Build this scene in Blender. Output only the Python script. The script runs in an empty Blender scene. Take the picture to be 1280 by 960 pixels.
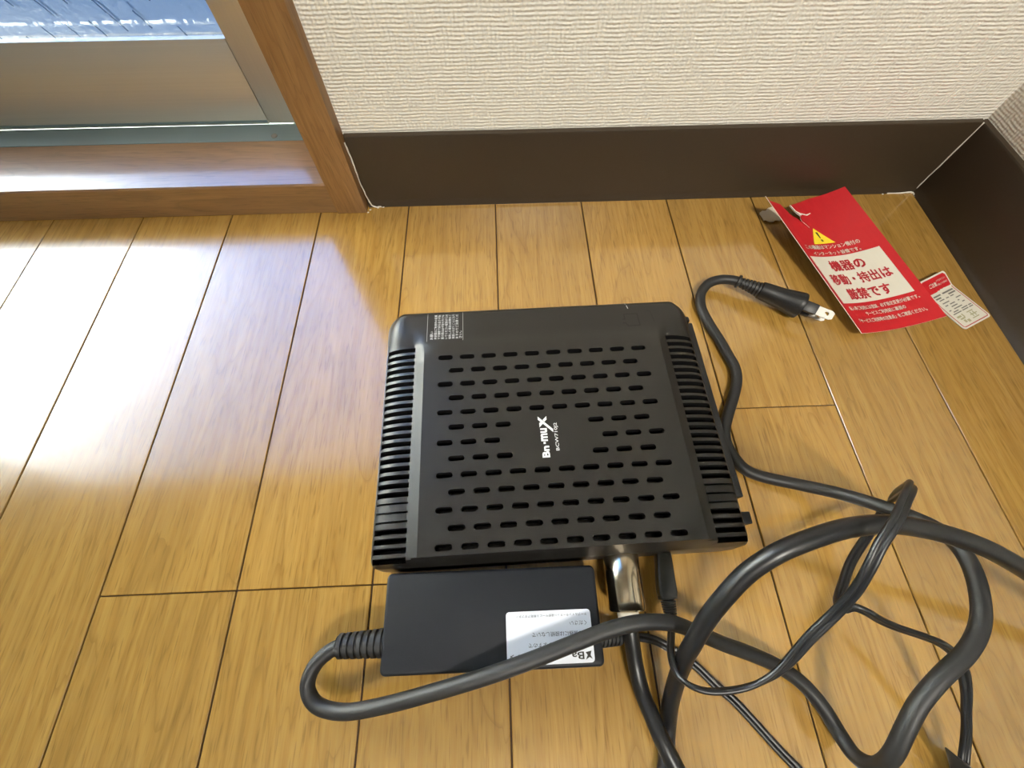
import bpy, bmesh, math, random
from mathutils import Vector, Matrix
from mathutils.geometry import delaunay_2d_cdt

random.seed(7)
SC = bpy.context.scene
COL = SC.collection
MM = 0.001

# ------------------------------------------------------------------ camera
cam_d = bpy.data.cameras.new('camera')
cam_d.sensor_fit = 'HORIZONTAL'
cam_d.sensor_width = 36.0
cam_d.lens = 515.803 / 1280.0 * 36.0
cam_d.clip_start = 0.005
cam_d.clip_end = 100
cam = bpy.data.objects.new('camera', cam_d)
COL.objects.link(cam)
_ri = Vector((0.99924344, -0.03886015, 0.00155934))
_up = Vector((0.03437314, 0.90120143, 0.43203526))
_fw = Vector((0.01819424, 0.43165480, -0.90185537))
cam.matrix_world = Matrix(((_ri.x, _up.x, -_fw.x, 0.0), (_ri.y, _up.y, -_fw.y, 0.0),
                           (_ri.z, _up.z, -_fw.z, 0.256364), (0, 0, 0, 1)))
SC.camera = cam

# ------------------------------------------------------------------ sky, sun, added fills, exposure
SUN_AZ, SUN_EL = math.radians(-64), math.radians(28)     # azimuth from +Y towards +X
world = bpy.data.worlds.new('world')
SC.world = world
world.use_nodes = True
wn = world.node_tree
wn.nodes.clear()
w_out = wn.nodes.new('ShaderNodeOutputWorld')
w_bg = wn.nodes.new('ShaderNodeBackground')
w_sky = wn.nodes.new('ShaderNodeTexSky')
w_sky.sky_type = 'NISHITA'
w_sky.sun_disc = False
w_sky.sun_elevation = SUN_EL
w_sky.sun_rotation = SUN_AZ
w_sky.air_density = 1.0
w_sky.dust_density = 0.1
w_sky.ozone_density = 3.0
w_bg.inputs['Strength'].default_value = 1.25
w_wb = wn.nodes.new('ShaderNodeMix')          # white balance set for the warm room: daylight reads blue
w_wb.data_type = 'RGBA'
w_wb.blend_type = 'MULTIPLY'
w_wb.inputs[0].default_value = 1.0
w_wb.inputs[7].default_value = (0.66, 0.90, 1.08, 1)
wn.links.new(w_sky.outputs[0], w_wb.inputs[6])
wn.links.new(w_wb.outputs[2], w_bg.inputs[0])
wn.links.new(w_bg.outputs[0], w_out.inputs[0])

sun_d = bpy.data.lights.new('sun', 'SUN')
sun_d.energy = 40.0
sun_d.angle = math.radians(0.6)
sun_d.color = (1.0, 0.90, 0.66)
sun = bpy.data.objects.new('sun', sun_d)
COL.objects.link(sun)
_sd = Vector((math.sin(SUN_AZ) * math.cos(SUN_EL), math.cos(SUN_AZ) * math.cos(SUN_EL), math.sin(SUN_EL)))
sun.rotation_euler = _sd.to_track_quat('Z', 'Y').to_euler()

fill_d = bpy.data.lights.new('uplight_fill', 'AREA')
fill_d.shape = 'DISK'
fill_d.size = 0.8
fill_d.energy = 7.0
fill_d.color = (1.0, 0.94, 0.84)
fill = bpy.data.objects.new('uplight_fill', fill_d)
COL.objects.link(fill)
fill.location = (-0.7, -1.4, 1.75)
fill.rotation_euler = (math.pi, 0, 0)      # added unseen uplight: its light comes back from the ceiling as fill

fill2_d = bpy.data.lights.new('corner_spot_fill', 'SPOT')      # added unseen soft-edged spot: brightens the corner above the near floor
fill2_d.shadow_soft_size = 0.28
fill2_d.energy = 520.0
fill2_d.spot_size = math.radians(28)
fill2_d.spot_blend = 1.0
fill2_d.color = (1.0, 0.95, 0.85)
fill2 = bpy.data.objects.new('corner_spot_fill', fill2_d)
COL.objects.link(fill2)
fill2.location = (0.28, -1.35, 2.3)
fill2.rotation_euler = (fill2.location - Vector((0.20, 0.29, 0.14))).to_track_quat('Z', 'Y').to_euler()

vs = SC.view_settings
vs.view_transform = 'Standard'
vs.look = 'None'
vs.exposure = 0.0
vs.gamma = 1.0
vs.use_curve_mapping = False

# ------------------------------------------------------------------ materials
def nodes_of(name):
    m = bpy.data.materials.new(name)
    m.use_nodes = True
    nt = m.node_tree
    b = nt.nodes['Principled BSDF']
    return m, nt, b

def N(nt, t, **kw):
    n = nt.nodes.new(t)
    for k, v in kw.items():
        setattr(n, k, v)
    return n

def ramp(nt, src, stops):
    r = N(nt, 'ShaderNodeValToRGB')
    e = r.color_ramp.elements
    while len(e) < len(stops):
        e.new(0.5)
    for i, (p, c) in enumerate(stops):
        e[i].position = p
        e[i].color = (c[0], c[1], c[2], 1) if not isinstance(c, (int, float)) else (c, c, c, 1)
    nt.links.new(src, r.inputs[0])
    return r

def mixc(nt, mode, fac, a, b):
    m = N(nt, 'ShaderNodeMix', data_type='RGBA', blend_type=mode)
    for sock, v in ((m.inputs[0], fac), (m.inputs[6], a), (m.inputs[7], b)):
        if hasattr(v, 'is_linked'):
            nt.links.new(v, sock)
        elif isinstance(v, (int, float)):
            sock.default_value = v
        else:
            sock.default_value = (*v, 1)
    return m.outputs[2]

def coords(nt, scale, rnd=False, kind='Object', rot=None):
    tc = N(nt, 'ShaderNodeTexCoord')
    mp = N(nt, 'ShaderNodeMapping')
    mp.inputs['Scale'].default_value = scale
    if rot:
        mp.inputs['Rotation'].default_value = rot
    nt.links.new(tc.outputs[kind], mp.inputs['Vector'])
    if rnd:
        oi = N(nt, 'ShaderNodeObjectInfo')
        mu = N(nt, 'ShaderNodeMath', operation='MULTIPLY')
        mu.inputs[1].default_value = 97.0
        nt.links.new(oi.outputs['Random'], mu.inputs[0])
        cb = N(nt, 'ShaderNodeCombineXYZ')
        for i in range(3):
            nt.links.new(mu.outputs[0], cb.inputs[i])
        nt.links.new(cb.outputs[0], mp.inputs['Location'])
    return mp.outputs[0]

def noise(nt, vec, scale=1.0, detail=3.0, rough=0.5, dist=0.0):
    n = N(nt, 'ShaderNodeTexNoise')
    n.inputs['Scale'].default_value = scale
    n.inputs['Detail'].default_value = detail
    n.inputs['Roughness'].default_value = rough
    n.inputs['Distortion'].default_value = dist
    nt.links.new(vec, n.inputs['Vector'])
    return n.outputs[0]

def bump(nt, b, height, strength, dist):
    bp = N(nt, 'ShaderNodeBump')
    bp.inputs['Strength'].default_value = strength
    bp.inputs['Distance'].default_value = dist
    nt.links.new(height, bp.inputs['Height'])
    nt.links.new(bp.outputs[0], b.inputs['Normal'])

def wood(name, light, dark, axis='Y', rough=0.25, fine=1.0, vary=0.25, spec=0.5, rnd=True, coat=0.0):
    m, nt, b = nodes_of(name)
    def sc(across, along):
        return {'Y': (across, along, across), 'X': (along, across, across), 'Z': (across, across, along)}[axis]
    streak = noise(nt, coords(nt, sc(420 * fine, 14 * fine), rnd), 1.0, 4, 0.6, 0.2)
    broad = noise(nt, coords(nt, sc(30 * fine, 3.5 * fine), rnd), 1.0, 3, 0.5, 0.9)
    pores = noise(nt, coords(nt, sc(1100 * fine, 70 * fine), rnd), 1.0, 1, 0.5)
    rings = N(nt, 'ShaderNodeMath', operation='MULTIPLY')
    rings.inputs[1].default_value = 8.0
    nt.links.new(broad, rings.inputs[0])
    fr = N(nt, 'ShaderNodeMath', operation='FRACT')
    nt.links.new(rings.outputs[0], fr.inputs[0])
    lines = ramp(nt, fr.outputs[0], [(0.0, 0.95), (0.12, 0.25), (0.35, 0.0), (1.0, 0.5)])
    st = ramp(nt, streak, [(0.32, 0.0), (0.68, 1.0)])
    base = mixc(nt, 'MIX', st.outputs[0], dark, light)
    mul = N(nt, 'ShaderNodeMath', operation='MULTIPLY')
    mul.inputs[1].default_value = 0.75
    nt.links.new(lines.outputs[0], mul.inputs[0])
    base = mixc(nt, 'MIX', mul.outputs[0], base, tuple(c * 0.72 for c in dark))
    pr = ramp(nt, pores, [(0.28, 0.5), (0.42, 0.0)])
    base = mixc(nt, 'MIX', pr.outputs[0], base, tuple(c * 0.5 for c in dark))
    if rnd:
        oi = N(nt, 'ShaderNodeObjectInfo')
        hr = N(nt, 'ShaderNodeMapRange')
        hr.inputs['To Min'].default_value = 1.0 - vary
        hr.inputs['To Max'].default_value = 1.0 + vary * 0.6
        nt.links.new(oi.outputs['Random'], hr.inputs['Value'])
        cb = N(nt, 'ShaderNodeCombineColor')
        for i in range(3):
            nt.links.new(hr.outputs[0], cb.inputs[i])
        base = mixc(nt, 'MULTIPLY', 1.0, base, cb.outputs[0])
    nt.links.new(base, b.inputs['Base Color'])
    rr = N(nt, 'ShaderNodeMapRange')
    rr.inputs['To Min'].default_value = rough * 1.15
    rr.inputs['To Max'].default_value = rough * 0.9
    nt.links.new(streak, rr.inputs['Value'])
    nt.links.new(rr.outputs[0], b.inputs['Roughness'])
    b.inputs['Specular IOR Level'].default_value = spec
    b.inputs['Coat Weight'].default_value = coat
    b.inputs['Coat Roughness'].default_value = 0.11
    b.inputs['Coat IOR'].default_value = 1.6
    bump(nt, b, streak, 0.05, 0.0004)
    return m

def plain(name, col, rough=0.5, metal=0.0, spec=0.5, nscale=None, nstr=0.1, ndist=0.0003, cvar=0.0, coat=0.0):
    m, nt, b = nodes_of(name)
    b.inputs['Roughness'].default_value = rough
    b.inputs['Metallic'].default_value = metal
    b.inputs['Specular IOR Level'].default_value = spec
    b.inputs['Coat Weight'].default_value = coat
    v = coords(nt, (1, 1, 1))
    n = noise(nt, v, nscale or 300, 2, 0.5)
    c = mixc(nt, 'MIX', n, tuple(x * (1 - cvar) for x in col), tuple(min(1, x * (1 + cvar)) for x in col))
    nt.links.new(c, b.inputs['Base Color'])
    if nscale:
        bump(nt, b, n, nstr, ndist)
    return m

M = {}
M['plank'] = wood('oak_flooring', (0.45, 0.262, 0.062), (0.355, 0.19, 0.037), 'Y', 0.16, 1.0, 0.13, 0.9, True, 1.0)
M['trim'] = wood('brown_wood_trim', (0.33, 0.18, 0.066), (0.25, 0.125, 0.040), 'Z', 0.42, 1.0, 0.05, rnd=False)
M['sill'] = wood('sill_wood', (0.25, 0.135, 0.055), (0.19, 0.095, 0.036), 'X', 0.3, 1.0, 0.05, 1.0, False, 0.9)
M['gap'] = plain('floor_groove', (0.055, 0.026, 0.012), 0.8)
M['plastic'] = plain('black_plastic', (0.015, 0.0139, 0.0122), 0.31, nscale=2600, nstr=0.22, ndist=0.00025, spec=0.5)
M['plastic_dark'] = plain('black_plastic_smooth', (0.006, 0.006, 0.0065), 0.45)
M['adapter'] = plain('adapter_plastic', (0.0075, 0.0085, 0.0115), 0.48, spec=0.22, nscale=2200, nstr=0.2, ndist=0.0002)
M['rubber'] = plain('black_cord_rubber', (0.012, 0.012, 0.0125), 0.52, nscale=260, nstr=0.15, ndist=0.0004, cvar=0.35)
M['coax'] = plain('black_coax_jacket', (0.008, 0.008, 0.009), 0.36, nscale=180, nstr=0.08, ndist=0.0004, cvar=0.3)
M['cordprint'] = plain('dc_cord_vinyl', (0.009, 0.0095, 0.011), 0.38, cvar=0.3)
M['chrome'] = plain('champagne_plated_metal', (0.82, 0.70, 0.52), 0.17, 1.0)
M['nickel'] = plain('nickel_blade', (0.30, 0.285, 0.26), 0.5, 0.9)
M['base'] = plain('dark_brown_baseboard', (0.040, 0.027, 0.015), 0.40, nscale=700, nstr=0.1, ndist=0.0002, cvar=0.12)
M['base_lip'] = plain('baseboard_lip', (0.10, 0.085, 0.06), 0.5)
M['caulk'] = plain('white_caulk', (0.72, 0.68, 0.60), 0.6)
M['white_print'] = plain('white_print', (0.78, 0.79, 0.80), 0.5)
M['dim_print'] = plain('grey_print', (0.42, 0.42, 0.42), 0.5)
M['icon'] = plain('black_icon_ink', (0.004, 0.004, 0.004), 0.6)
M['red'] = plain('red_card', (0.47, 0.012, 0.018), 0.42, cvar=0.05)
M['red_ink'] = plain('red_ink', (0.38, 0.012, 0.022), 0.5)
M['card_white'] = plain('card_white_print', (0.64, 0.61, 0.52), 0.5)
M['card_edge'] = plain('card_paper_core', (0.78, 0.70, 0.60), 0.7)
M['paper_back'] = plain('torn_paper_back', (0.56, 0.49, 0.38), 0.8, nscale=700, nstr=0.3)
M['yellow'] = plain('warning_yellow', (0.85, 0.66, 0.03), 0.5)
M['ink'] = plain('black_ink', (0.02, 0.018, 0.015), 0.6)
M['grey_ink'] = plain('grey_ink', (0.16, 0.15, 0.13), 0.6)
M['olive_ink'] = plain('olive_stamp_ink', (0.36, 0.34, 0.20), 0.6)
M['label'] = plain('white_label_paper', (0.74, 0.77, 0.84), 0.45)
M['concrete'] = plain('balcony_paint', (0.17, 0.19, 0.21), 0.7, nscale=30, nstr=0.2, ndist=0.002, cvar=0.25)
M['white_wall'] = plain('plain_white_wall', (0.74, 0.71, 0.64), 0.8, cvar=0.03)

def mk_wallpaper():
    m, nt, b = nodes_of('woven_wallpaper')
    v = coords(nt, (1, 1, 1))
    warp = noise(nt, v, 55, 3, 0.6)
    def wave(axis, scale, dist):
        w = N(nt, 'ShaderNodeTexWave', wave_type='BANDS', bands_direction=axis, wave_profile='SIN')
        w.inputs['Scale'].default_value = scale
        w.inputs['Distortion'].default_value = dist
        w.inputs['Detail'].default_value = 2.0
        w.inputs['Detail Scale'].default_value = 1.2
        nt.links.new(v, w.inputs['Vector'])
        return w.outputs[1]
    sep = N(nt, 'ShaderNodeSeparateXYZ')
    nt.links.new(v, sep.inputs[0])
    xy = N(nt, 'ShaderNodeMath', operation='ADD')
    nt.links.new(sep.outputs[0], xy.inputs[0])
    nt.links.new(sep.outputs[1], xy.inputs[1])
    def sine(src, per, jit):
        a = N(nt, 'ShaderNodeMath', operation='MULTIPLY')
        a.inputs[1].default_value = 6.2832 / per
        nt.links.new(src, a.inputs[0])
        j = noise(nt, v, 70, 3, 0.6)
        jm = N(nt, 'ShaderNodeMath', operation='MULTIPLY')
        jm.inputs[1].default_value = jit
        nt.links.new(j, jm.inputs[0])
        s = N(nt, 'ShaderNodeMath', operation='ADD')
        nt.links.new(a.outputs[0], s.inputs[0])
        nt.links.new(jm.outputs[0], s.inputs[1])
        o = N(nt, 'ShaderNodeMath', operation='SINE')
        nt.links.new(s.outputs[0], o.inputs[0])
        return o.outputs[0]
    s1 = sine(xy.outputs[0], 0.0027, 6.0)
    s2 = sine(sep.outputs[2], 0.0023, 6.0)
    k = N(nt, 'ShaderNodeMix', data_type='FLOAT')
    kr = ramp(nt, noise(nt, v, 140, 2, 0.6), [(0.35, 0.25), (0.65, 0.75)])
    nt.links.new(kr.outputs[0], k.inputs[0])
    nt.links.new(s1, k.inputs[2])
    nt.links.new(s2, k.inputs[3])
    fine = noise(nt, v, 900, 2, 0.6)
    add = N(nt, 'ShaderNodeMath', operation='ADD')
    nt.links.new(k.outputs[0], add.inputs[0])
    nt.links.new(fine, add.inputs[1])
    c = mixc(nt, 'MIX', warp, (0.76, 0.73, 0.65), (0.81, 0.78, 0.70))
    nt.links.new(c, b.inputs['Base Color'])
    b.inputs['Roughness'].default_value = 0.75
    bump(nt, b, add.outputs[0], 0.5, 0.0007)
    return m
M['wallpaper'] = mk_wallpaper()

def mk_alu(name, col, axis, rough=0.34, metal=0.75):
    m, nt, b = nodes_of(name)
    s = {'X': (4, 900, 900), 'Z': (900, 900, 4)}[axis]
    n = noise(nt, coords(nt, s), 1.0, 3, 0.6)
    c = mixc(nt, 'MIX', n, tuple(x * 0.93 for x in col), tuple(x * 1.06 for x in col))
    nt.links.new(c, b.inputs['Base Color'])
    b.inputs['Metallic'].default_value = metal
    b.inputs['Roughness'].default_value = rough
    bump(nt, b, n, 0.06, 0.0003)
    return m
M['alu'] = mk_alu('champagne_aluminium', (0.56, 0.51, 0.43), 'X', 0.3, 0.6)
M['alu_v'] = mk_alu('champagne_aluminium_upright', (0.56, 0.51, 0.43), 'Z', 0.3, 0.6)
M['alu_track'] = mk_alu('grey_aluminium_track', (0.22, 0.28, 0.29), 'X', 0.58)

def mk_glass():
    m = bpy.data.materials.new('patterned_obscure_glass')
    m.use_nodes = True
    nt = m.node_tree
    nt.nodes.clear()
    out = N(nt, 'ShaderNodeOutputMaterial')
    rf = N(nt, 'ShaderNodeBsdfRefraction')
    rf.distribution = 'BECKMANN'
    rf.inputs['IOR'].default_value = 1.45
    rf.inputs['Roughness'].default_value = GLASS_ROUGH
    rf.inputs['Color'].default_value = (0.93, 0.97, 1.0, 1)
    v = coords(nt, (1, 1, 1))
    h = noise(nt, v, 260, 2, 0.5)
    bp = N(nt, 'ShaderNodeBump')
    bp.inputs['Strength'].default_value = 0.25
    bp.inputs['Distance'].default_value = 0.001
    nt.links.new(h, bp.inputs['Height'])
    nt.links.new(bp.outputs[0], rf.inputs['Normal'])
    # rows of milky dashes and short slanted dark nicks moulded into the pane
    sep = N(nt, 'ShaderNodeSeparateXYZ')
    nt.links.new(v, sep.inputs[0])
    def mth(op, a, b=None):
        n = N(nt, 'ShaderNodeMath', operation=op)
        for i, q in enumerate((a, b)):
            if q is None:
                continue
            if hasattr(q, 'is_linked'):
                nt.links.new(q, n.inputs[i])
            else:
                n.inputs[i].default_value = q
        return n.outputs[0]
    wob = mth('MULTIPLY', noise(nt, v, 150, 2, 0.6), 0.0022)
    fz = mth('FRACT', mth('DIVIDE', mth('ADD', sep.outputs[2], wob), 0.0150))
    row = mth('LESS_THAN', fz, 0.12)
    dash = mth('GREATER_THAN', noise(nt, coords(nt, (260, 260, 60)), 1.0, 2, 0.6), 0.47)
    low = mth('LESS_THAN', mth('ADD', sep.outputs[2], mth('MULTIPLY', wob, 2.5)), 0.1003)
    spk = mth('GREATER_THAN', noise(nt, v, 700, 2, 0.6), 0.52)
    milky = mth('MAXIMUM', mth('MULTIPLY', row, dash), mth('MULTIPLY', low, spk))
    fx = mth('FRACT', mth('DIVIDE', mth('ADD', mth('ADD', sep.outputs[0], mth('MULTIPLY', sep.outputs[2], 0.55)), wob), 0.0185))
    nick = mth('MULTIPLY', mth('LESS_THAN', fx, 0.07), mth('GREATER_THAN', noise(nt, coords(nt, (70, 70, 70)), 1.0, 1, 0.5), 0.50))
    tint = mixc(nt, 'MIX', nick, (0.93, 0.97, 1.0), (0.30, 0.36, 0.42))
    nt.links.new(tint, rf.inputs['Color'])
    tr = N(nt, 'ShaderNodeBsdfTranslucent')
    tr.inputs['Color'].default_value = (0.85, 0.93, 1.0, 1)
    mx = N(nt, 'ShaderNodeMixShader')
    nt.links.new(mth('MULTIPLY', milky, 0.22), mx.inputs[0])
    nt.links.new(rf.outputs[0], mx.inputs[1])
    nt.links.new(tr.outputs[0], mx.inputs[2])
    nt.links.new(mx.outputs[0], out.inputs[0])
    return m
GLASS_ROUGH = 0.38
M['glass'] = mk_glass()

# ------------------------------------------------------------------ helpers
def mesh_from(name, verts, faces, mat, parent=None, smooth=None, mats=None):
    me = bpy.data.meshes.new(name)
    me.from_pydata([tuple(v) for v in verts], [], [tuple(f) for f in faces])
    me.materials.append(M[mat] if isinstance(mat, str) else mat)
    return link(name, me, parent, smooth)

def link(name, me, parent=None, smooth=None):
    me.validate()
    if smooth is not None:
        me.shade_smooth()
        me.set_sharp_from_angle(angle=math.radians(smooth))
    o = bpy.data.objects.new(name, me)
    COL.objects.link(o)
    if parent is not None:
        o.parent = parent
        if parent.get('world_children'):
            o.matrix_parent_inverse = Matrix.Translation(-Vector(parent['world_children']))
    return o

def bm_obj(name, bm, mat, parent=None, smooth=None):
    bmesh.ops.recalc_face_normals(bm, faces=bm.faces)
    me = bpy.data.meshes.new(name)
    bm.to_mesh(me)
    bm.free()
    me.materials.append(M[mat])
    return link(name, me, parent, smooth)

def box_bm(bm, x0, x1, y0, y1, z0, z1, bevel=0, seg=2):
    r = bmesh.ops.create_cube(bm, size=1)
    vs = r['verts']
    for v in vs:
        v.co = Vector(((x0 + x1) / 2 + v.co.x * (x1 - x0), (y0 + y1) / 2 + v.co.y * (y1 - y0), (z0 + z1) / 2 + v.co.z * (z1 - z0))) * MM
    if bevel:
        es = list({e for v in vs for e in v.link_edges})
        bmesh.ops.bevel(bm, geom=es, offset=bevel * MM, segments=seg, profile=0.5, affect='EDGES')

def box(name, x0, x1, y0, y1, z0, z1, mat, parent=None, bevel=0, seg=2):
    bm = bmesh.new()
    box_bm(bm, x0, x1, y0, y1, z0, z1, bevel, seg)
    return bm_obj(name, bm, mat, parent, 30 if bevel else None)

def thing(name, label, cat, loc=(0, 0, 0), rot=0.0, group=None, local=True):
    e = bpy.data.objects.new(name, None)
    COL.objects.link(e)
    e.empty_display_size = 0.02
    e.location = Vector(loc) * MM
    e.rotation_euler = (0, 0, rot)
    e['label'] = label
    e['category'] = cat
    if group:
        e['group'] = group
    return e

def to_local(par, p):
    """world millimetres -> local millimetres of a thing without rotation"""
    return (p[0] - par.location.x / MM, p[1] - par.location.y / MM, p[2] - par.location.z / MM)

def struct(o):
    o['kind'] = 'structure'
    return o

def catmull(pts, per=8):
    out = []
    n = len(pts)
    for i in range(n - 1):
        p0 = pts[max(i - 1, 0)]; p1 = pts[i]; p2 = pts[i + 1]; p3 = pts[min(i + 2, n - 1)]
        def d(a, b):
            return max(sum((a[k] - b[k]) ** 2 for k in range(3)) ** 0.25, 1e-3)
        t0 = 0; t1 = t0 + d(p0, p1) if p0 is not p1 else t0 + 1e-3; t2 = t1 + d(p1, p2); t3 = t2 + (d(p2, p3) if p3 is not p2 else 1e-3)
        for s in range(per):
            t = t1 + (t2 - t1) * s / per
            def L(a, b, ta, tb):
                w = (t - ta) / (tb - ta)
                return [a[k] + (b[k] - a[k]) * w for k in range(len(a))]
            A1 = L(p0, p1, t0, t1); A2 = L(p1, p2, t1, t2); A3 = L(p2, p3, t2, t3)
            B1 = L(A1, A2, t0, t2); B2 = L(A2, A3, t1, t3)
            out.append(L(B1, B2, t1, t2))
    out.append(list(pts[-1]))
    return out

def smooth_path(pts, it=2):
    for _ in range(it):
        pts = [pts[0]] + [[(pts[i - 1][k] + 2 * pts[i][k] + pts[i + 1][k]) / 4 for k in range(len(pts[i]))] for i in range(1, len(pts) - 1)] + [pts[-1]]
    return pts

def sweep(name, pts, profile, mat, parent, rolls=None, smooth=60, scale=None):
    """profile: list of (side, up) in mm; pts in mm"""
    n = len(pts)
    P = [Vector(p[:3]) for p in pts]
    verts, faces = [], []
    prev = None
    for i in range(n):
        t = (P[min(i + 1, n - 1)] - P[max(i - 1, 0)]).normalized()
        s = t.cross(Vector((0, 0, 1)))
        if s.length < 0.25 and prev is not None:
            s = prev - t * prev.dot(t)
        s.normalize()
        if prev is not None and s.dot(prev) < 0:
            s = -s
        if prev is not None:
            s = (s * 0.5 + (prev - t * prev.dot(t)) * 0.5).normalized()
        prev = s.copy()
        u = s.cross(t)
        a = math.radians(rolls[i]) if rolls else 0
        s2 = s * math.cos(a) + u * math.sin(a)
        u2 = -s * math.sin(a) + u * math.cos(a)
        k = scale(i / (n - 1)) if scale else 1
        for (x, y) in profile:
            verts.append((P[i] + s2 * x * k + u2 * y * k) * MM)
    m = len(profile)
    for i in range(n - 1):
        for j in range(m):
            faces.append((i * m + j, i * m + (j + 1) % m, (i + 1) * m + (j + 1) % m, (i + 1) * m + j))
    faces.append(tuple(range(m))[::-1])
    faces.append(tuple(range((n - 1) * m, n * m)))
    o = mesh_from(name, verts, faces, mat, parent, smooth)
    bm = bmesh.new(); bm.from_mesh(o.data); bmesh.ops.recalc_face_normals(bm, faces=bm.faces); bm.to_mesh(o.data); bm.free()
    return o

def circle(r, n=14, ry=None):
    ry = ry or r
    return [(r * math.cos(2 * math.pi * k / n), ry * math.sin(2 * math.pi * k / n)) for k in range(n)]

def lathe(name, a, b, prof, mat, parent, n=20, squash=(1, 1), smooth=40):
    """prof: list of (t along a->b in mm, radius mm)"""
    A, B = Vector(a), Vector(b)
    t = (B - A).normalized()
    s = t.cross(Vector((0, 0, 1))).normalized()
    u = s.cross(t)
    verts, faces = [], []
    for d, r in prof:
        for k in range(n):
            an = 2 * math.pi * k / n
            verts.append((A + t * d + s * r * squash[0] * math.cos(an) + u * r * squash[1] * math.sin(an)) * MM)
    for i in range(len(prof) - 1):
        for k in range(n):
            faces.append((i * n + k, i * n + (k + 1) % n, (i + 1) * n + (k + 1) % n, (i + 1) * n + k))
    faces.append(tuple(range(n))[::-1])
    faces.append(tuple(range((len(prof) - 1) * n, len(prof) * n)))
    o = mesh_from(name, verts, faces, mat, parent, smooth)
    bm = bmesh.new(); bm.from_mesh(o.data); bmesh.ops.recalc_face_normals(bm, faces=bm.faces); bm.to_mesh(o.data); bm.free()
    return o

def text_mesh(body, bold=0.0, align='CENTER'):
    c = bpy.data.curves.new('text', 'FONT')
    c.body = body
    c.align_x = align
    c.offset = bold
    c.resolution_u = 2
    o = bpy.data.objects.new('text', c)
    COL.objects.link(o)
    bpy.context.view_layer.update()
    me = o.to_mesh()
    v = [(p.co.x, p.co.y) for p in me.vertices]
    f = [tuple(p.vertices) for p in me.polygons]
    o.to_mesh_clear()
    bpy.data.objects.remove(o)
    bpy.data.curves.remove(c)
    return v, f

def lettering(name, lines, fn, mat, parent):
    """lines: (body, x centre, y centre, target width or None, height, rotation deg, bold); fn maps flat mm to 3D mm"""
    V, F = [], []
    for body, cx, cy, w, h, rot, bold in lines:
        v, f = text_mesh(body)
        if not v:
            continue
        if bold:                                    # heavier strokes: the glyphs struck again with small shifts
            v0, f0 = list(v), list(f)
            n0 = len(v0)
            for dx, dy in ((bold, bold), (-bold, bold), (bold, -bold), (-bold, -bold)):
                k0 = len(v)
                v = v + [(x + dx, y + dy) for x, y in v0]
                f = f + [tuple(i + k0 for i in p) for p in f0]
        x0 = min(p[0] for p in v); x1 = max(p[0] for p in v); y0 = min(p[1] for p in v); y1 = max(p[1] for p in v)
        sy = h / (y1 - y0)
        sx = w / (x1 - x0) if w else sy
        ca, sa = math.cos(math.radians(rot)), math.sin(math.radians(rot))
        off = len(V)
        for kk, (x, y) in enumerate(v):
            lift = (kk // n0) * 0.02 if bold else 0.0
            X, Y = (x - (x0 + x1) / 2) * sx, (y - (y0 + y1) / 2) * sy
            V.append((Vector(fn(cx + X * ca - Y * sa, cy + X * sa + Y * ca)) + Vector((0, 0, lift))) * MM)
        F += [tuple(i + off for i in p) for p in f]
    return mesh_from(name, V, F, mat, parent)

def flat_poly(name, polys, fn, mat, parent, step=4.0, thick=0.0):
    """polys: outlines in flat mm, filled, subdivided and mapped to 3D with fn; thick>0 gives a solid sheet below"""
    V, F = [], []
    for poly in polys:
        pts = []
        n = len(poly)
        for i in range(n):
            a, b = poly[i], poly[(i + 1) % n]
            k = max(1, int(math.hypot(b[0] - a[0], b[1] - a[1]) / step))
            for s in range(k):
                pts.append(Vector((a[0] + (b[0] - a[0]) * s / k, a[1] + (b[1] - a[1]) * s / k)))
        nb = len(pts)
        edges = [(i, (i + 1) % nb) for i in range(nb)]
        xs = [p.x for p in pts]; ys = [p.y for p in pts]
        x = min(xs) + step / 2
        while x < max(xs):
            y = min(ys) + step / 2
            while y < max(ys):
                pts.append(Vector((x + 0.01 * y, y)))
                y += step
            x += step
        vo, eo, fo, *_ = delaunay_2d_cdt(pts, edges, [], 1, 1e-5)
        used = sorted({i for f in fo for i in f})
        idx = {u: i + len(V) for i, u in enumerate(used)}
        V += [(vo[u].x, vo[u].y) for u in used]
        F += [tuple(idx[i] for i in f) for f in fo]
    n = len(V)
    verts = [Vector(fn(x, y)) * MM for x, y in V]
    faces = list(F)
    if thick:
        cnt = {}
        for f in F:
            for i in range(len(f)):
                e = (f[i], f[(i + 1) % len(f)])
                cnt[e] = 1
        verts += [Vector(fn(x, y, -thick)) * MM for x, y in V]
        faces += [tuple(i + n for i in f)[::-1] for f in F]
        for (a, b) in cnt:
            if (b, a) not in cnt:
                faces.append((b, a, a + n, b + n))
    o = mesh_from(name, verts, faces, mat, parent)
    bm = bmesh.new(); bm.from_mesh(o.data); bmesh.ops.recalc_face_normals(bm, faces=bm.faces)
    if not thick and bm.faces and sum(f.normal.z for f in bm.faces) < 0:
        bmesh.ops.reverse_faces(bm, faces=bm.faces)
    bm.to_mesh(o.data); bm.free()
    return o

def round_rect(x0, x1, y0, y1, r, n=5):
    out = []
    for cx, cy, a0 in ((x1 - r, y1 - r, 0), (x0 + r, y1 - r, 90), (x0 + r, y0 + r, 180), (x1 - r, y0 + r, 270)):
        for k in range(n + 1):
            a = math.radians(a0 + 90 * k / n)
            out.append((cx + r * math.cos(a), cy + r * math.sin(a)))
    return out

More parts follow.
